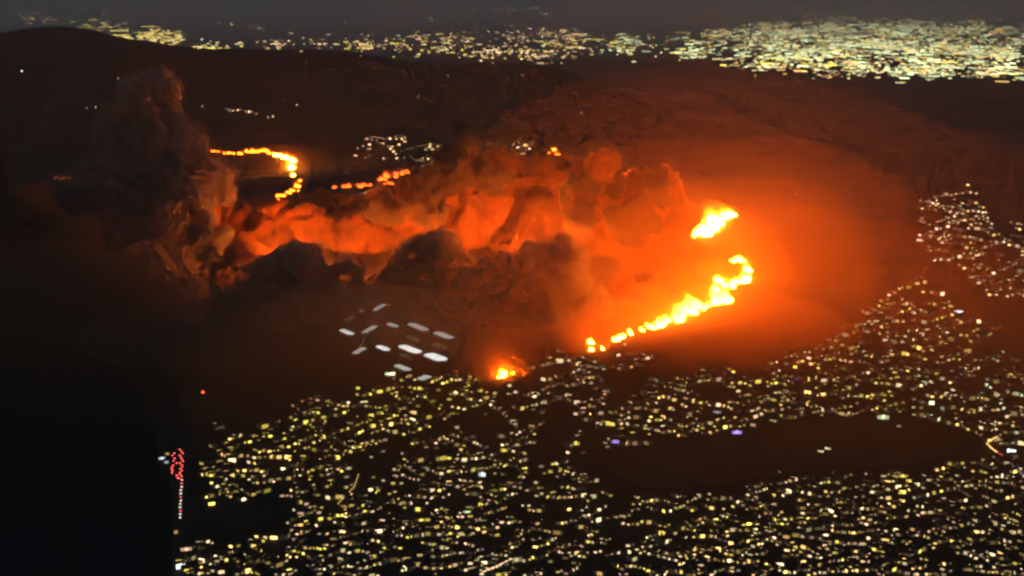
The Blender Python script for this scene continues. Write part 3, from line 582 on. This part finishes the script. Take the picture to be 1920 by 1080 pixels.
LONE = [(42, 142, 'cool', 4, 3.4, 'brightest lone lamp on the dark ridge'), (90, 205, 'white', 1, 2.6, 'faint lone lamp below the bright one on the ridge'), (163, 210, 'peach', 2, 2.6, 'first of two lamps beside the tall smoke column'), (180, 209, 'white', 3, 2.8, 'second of two lamps beside the tall smoke column'),
 (222, 154, 'white', 3, 2.6, 'lamp on the slope just above the tall smoke column'), (380, 206, 'white', 3, 2.6, 'lamp at the shoulder of the tall smoke column'), (424, 211, 'white', 2, 2.6, 'upper lamp of a close pair on the far hillside'), (432, 216, 'peach', 2, 2.4, 'lower lamp of a close pair on the far hillside'),
 (512, 226, 'white', 4, 2.8, 'bright lamp directly above the ridge fire'), (557, 203, 'white', 4, 2.4, 'long bright lamp up the slope from the ridge fire'), (533, 195, 'peach', 1, 2.4, 'faint lamp near the long bright one'), (627, 172, 'peach', 1, 2.6, 'faint lamp in the middle of the dark land'),
 (785, 186, 'white', 2, 2.4, 'lone lamp below the far town band'), (840, 149, 'white', 2, 2.6, 'lamp in the small scatter under the far town band'), (836, 167, 'peach', 1, 2.6, 'dim lamp in the small scatter under the far town band'), (756, 139, 'peach', 1, 2.6, 'dim lamp beyond the small scatter'),
 (1090, 218, 'peach', 3, 2.4, 'lone lamp in the red haze above the smoke'), (1283, 168, 'peach', 3, 2.6, 'lone lamp between the haze and the far city'), (980, 148, 'peach', 2, 2.8, 'lamp in the red-brown dark beyond the smoke'), (1492, 371, 'peach', 3, 2.0, 'solitary lamp inside the orange glow'),
 (665, 298, 'white', 4, 2.2, 'bright lone lamp at the edge of the plateau'), (72, 269, 'peach', 2, 2.0, 'lone lamp in the dark smoke over the hillside'), (676, 112, 'peach', 2, 3.0, 'lamp just under the far town band'), (950, 156, 'peach', 1, 2.8, 'fainter lamp in the red-brown dark beyond the smoke')]
for (px, py, c, l, s, lab) in LONE:
    lamp(at(px, py), c, l, lab, 'lone lamps on the dark hills', s)

# ------------------------------------------------------------------ traffic on the coast road
CAR_B = mesh_from('body', box(-2.3, 2.3, -0.95, 0.95, 0.35, 1.0), BOXF, [diffuse('car_paint', (0.10, 0.10, 0.11), 0.35)])
cab = box(-1.5, 1.0, -0.85, 0.85, 1.005, 1.5); cab[4:] = [(-1.1, -.7, 1.5), (0.5, -.7, 1.5), (0.5, .7, 1.5), (-1.1, .7, 1.5)]
CAR_C = mesh_from('cabin', cab, BOXF, [diffuse('car_glass', (0.02, 0.02, 0.025), 0.1)])
wv, wf = lathe([(0.05, -0.12), (0.34, -0.12), (0.34, 0.12), (0.05, 0.12)], 10); CAR_W = mesh_from('wheel', wv, wf, [diffuse('tyre', (0.02, 0.02, 0.02))])
tl_m = glow('tail_light', (1.0, 0.10, 0.08), 12.0); hl_m = glow('head_light', (1.0, 0.92, 0.78), 9.0)
CAR_T = mesh_from('tail_light', box(-2.36, -2.29, -0.38, 0.38, 0.5, 0.98), BOXF, [tl_m]); CAR_H = mesh_from('headlight', box(2.29, 2.38, -0.38, 0.38, 0.45, 0.9), BOXF, [hl_m])
def car(px, py, away, label, group, s=1.0):
    p = at(px, py); p.z = max(p.z, 2.0) + 0.55
    t = thing('car', label, 'car', p, math.pi / 2 if away else -math.pi / 2, group); t.scale = (s,) * 3
    obj('body', CAR_B, t); obj('cabin', CAR_C, t)
    for x in (-1.4, 1.4):
        for y in (-0.9, 0.9):
            o = obj('wheel', CAR_W, t); o.location = (x, y, 0.34); o.rotation_euler = (math.pi / 2, 0, 0)
    for y in (-0.55, 0.55):
        o = obj('tail_light', CAR_T, t); o.location = (0, y, 0); o = obj('headlight', CAR_H, t); o.location = (0, y, 0)
road('road', [(334, 1085), (333, 1040), (335, 1005), (338, 970), (341, 930), (342, 890), (341, 860), (338, 835), (330, 800)], 22.0)
for k in range(16):
    car(340 + random.uniform(-3, 4), 843 + k * 3.6, True, '%s dark car in the red tail light queue on the coast road' % nth(k + 1), 'cars in the red jam on the coast road', 1.6)
for k in range(11):
    car(329 + random.uniform(-6, 6), 850 + k * 4.6, True, '%s dark car in the red tail light cluster by the beach' % nth(k + 1), 'cars in the red cluster by the beach', 1.7)
for k in range(12):
    car(341.5 - k * 0.3 + random.uniform(-1, 1), 900 + k * 6.4, k % 4 == 1, '%s car with lights on the dark stretch of coast road' % nth(k + 1), 'cars on the dark stretch of coast road', 1.5)
for a in [(303, 860, 11, 7, 'cool', 3, 'white beach building beside the red cluster of cars'), (312, 868, 8, 7, 'cool', 2, 'dimmer beach building beside the red cluster of cars'), (314, 852, 7, 6, 'yellow', 2, 'yellow beach building behind the red cluster of cars'), (330, 1000, 7, 10, 'warm', 2, 'lone small building on the coast road before the glaring white one')]:
    pavilion(*a)

# ------------------------------------------------------------------ the far city
def cmat(c, l):
    k = ('city', c, l)
    if k not in GM: GM[k] = glow('city_%s_%d' % (c, l), COLS[c], [0.35, 0.8, 1.7, 3.4][l], 'FRONT')
    return GM[k]
CITY = [([(1100, 62), (1250, 66), (1400, 50), (1500, 38), (1600, 30), (1760, 42), (2150, 50), (2150, 150), (1800, 146), (1650, 140), (1500, 136), (1390, 128), (1330, 108), (1200, 100), (1100, 102)], 14.0, ['green', 'green', 'white', 'warm', 'green', 'yellow'], 1.8, 20),
 ([(1450, 60), (1600, 40), (1760, 50), (1750, 100), (1600, 105), (1430, 95)], 7.0, ['green', 'white', 'green'], 2.4, 28),
 ([(580, 76), (700, 70), (850, 62), (960, 52), (1100, 62), (1100, 102), (1040, 118), (900, 108), (780, 100), (600, 86)], 9.0, ['warm', 'peach', 'white', 'yellow', 'peach'], 2.0, 13),
 ([(1380, 128), (1420, 118), (1600, 138), (1590, 150), (1450, 138)], 5.0, ['peach', 'warm'], 1.4, 12),
 ([(1780, 26), (1890, 26), (1890, 32), (1780, 32)], 12.0, ['orange', 'warm'], 2.0, 20), ([(1780, 6), (1870, 6), (1880, 22), (1790, 22)], 4.0, ['orange', 'peach'], 0.9, 14),
 ([(840, 14), (960, 15), (1250, 9), (1250, 13), (950, 20), (840, 20)], 14.0, ['white', 'cool', 'yellow'], 2.3, 26),
 ([(120, 3), (560, 3), (560, 13), (120, 14)], 1.0, ['white', 'warm', 'cool'], 1.2, 16), ([(640, 20), (820, 24), (820, 45), (640, 50)], 0.8, ['warm', 'peach'], 1.0, 14), ([(1250, 8), (1600, 4), (1600, 26), (1250, 40)], 1.6, ['green', 'white', 'warm'], 1.2, 18),
 ([(560, 10), (720, 6), (720, 12), (560, 18)], 2.0, ['white'], 1.2, 16), ([(400, 34), (500, 36), (500, 52), (420, 50)], 4.0, ['warm', 'white'], 1.0, 16),
 ([(45, 30), (110, 34), (115, 38), (45, 37)], 22.0, ['yellow', 'warm', 'white'], 2.2, 16), ([(0, 5), (120, 4), (120, 12), (0, 16)], 3.0, ['white', 'warm'], 0.9, 18), ([(60, 20), (90, 20), (90, 26), (60, 26)], 8.0, ['warm'], 1.3, 10),
 ([(140, 40), (200, 36), (215, 48), (260, 62), (330, 58), (345, 68), (330, 82), (270, 76), (220, 72), (160, 54)], 16.0, ['yellow', 'warm', 'yellow', 'white'], 2.8, 22),
 ([(130, 28), (250, 32), (250, 36), (130, 34)], 3.0, ['yellow', 'peach'], 1.2, 14),
 ([(368, 87), (450, 83), (455, 87), (370, 93)], 26.0, ['yellow', 'white'], 2.9, 20), ([(485, 83), (560, 78), (560, 84), (490, 90)], 16.0, ['warm', 'peach', 'white'], 2.6, 16),
 ([(1590, 8), (1620, 6), (1760, 20), (1750, 34), (1600, 26)], 1.6, ['green', 'white'], 1.1, 16)]
B = []
for ai, (poly, dens, pal, lv, wd) in enumerate(CITY):
    x0, x1 = min(p[0] for p in poly), max(p[0] for p in poly); y0, y1 = min(p[1] for p in poly), max(p[1] for p in poly)
    area = 0.5 * abs(sum(poly[i][0] * poly[i - 1][1] - poly[i - 1][0] * poly[i][1] for i in range(len(poly))))
    got = 0
    while got < max(4, area / 1000 * dens * 3.4):
        px, py = random.uniform(x0, x1), random.uniform(y0, y1)
        if not poly_in(poly, px, py): continue
        if random.random() > 0.10 + 1.6 * max(0, noise.noise(Vector((px / 55.0, py / 8.0, 7.7 + ai))) + 0.12): continue
        if wd > 12: py += random.gauss(0, 3.0) if random.random() < 0.7 else random.gauss(0, 8.0); px += random.gauss(0, 8.0)
        py = max(py, 4.0)
        B.append((px, py, wd * random.lognormvariate(-1.25, 0.6), random.uniform(0.9, 1.9), random.choice(pal), int(np.clip(round(random.gauss(lv, 0.9)), 0, 3)), ai)); got += 1
AN = ['in the wide green-white city', 'in the brightest heart of the green-white city', 'in the long far town band', 'on the near fringe of the city', 'in the orange strip near the skyline', 'above the orange strip near the skyline', 'in the thin line of lights along the skyline', 'low on the skyline over the hills', 'in the dark land under the skyline', 'in the haze before the skyline', 'on the skyline over the dark land', 'in the small far valley', 'at the sea end of the valley town', 'on the hazy skyline over the ridge', 'above the valley town', 'in the yellow valley town behind the ridge', 'on the valley rim', 'in the first bright strip at the ridge foot', 'in the second strip at the ridge foot', 'in the haze above the green-white city']
order = sorted((i for i in range(len(B)) if 4 < B[i][0] < 1912), key=lambda i: -B[i][2] * B[i][3] * [0.15, 0.35, 0.8, 1.7][B[i][5]]); big = set(order[:110])
VV, FF, II, MATS, MI = [], [], [], [steel_m], {}; nv = 0
cnt = {}
B_big = sorted((B[i] for i in big), key=lambda b: b[0]); B = B_big + [B[i] for i in range(len(B)) if i not in big]; big = set(range(len(B_big)))
for i, (px, py, wp, hp, c, l, ai) in enumerate(B):
    p = at(px, py); s = mpp(p); w_ = wp * s; h_ = hp * s; d_ = w_ * 0.35
    rz = math.atan2(-p.x, p.y) + random.gauss(0, 0.25)
    if i in big:
        t = thing('city_block', '%s-lit block, %s from the left %s' % (CW[c].split()[-1], nth(cnt.get(ai, 0) + 1), AN[ai]), 'city block', p, rz, 'city blocks ' + AN[ai])
        cnt[ai] = cnt.get(ai, 0) + 1
        obj('wall', mesh_from('wall', box(-w_ / 2, w_ / 2, -d_ / 2, d_ / 2, -10, h_), BOXF, [steel_m]), t)
        obj('window', mesh_from('window', box(-w_ / 2, w_ / 2, -d_ / 2 - 2.5, -d_ / 2 - 1, 0.0, h_ * 0.96), BOXF, [cmat(c, l)]), t)
    else:
        key = (c, l)
        if key not in MI: MI[key] = len(MATS); MATS.append(cmat(c, l))
        ca, sa = math.cos(rz), math.sin(rz)
        for verts, mi in ((box(-w_ / 2, w_ / 2, -d_ / 2, d_ / 2, -10, h_), 0), (box(-w_ / 2, w_ / 2, -d_ / 2 - 2.5, -d_ / 2 - 1, 0, h_ * .96), MI[key])):
            for (x, y, z) in verts: VV.append((p.x + x * ca - y * sa, p.y + x * sa + y * ca, p.z + z))
            for q in BOXF: FF.append(tuple(k + nv for k in q)); II.append(mi)
            nv += 8
o = obj('distant_city', mesh_from('distant_city', VV, FF, MATS, II), kind='stuff'); o['label'] = 'mass of far-off city lights under the skyline'; o['category'] = 'city'
print('HOUSES', len(H), 'CITY', len(B), 'OBJ', len(bpy.data.objects))
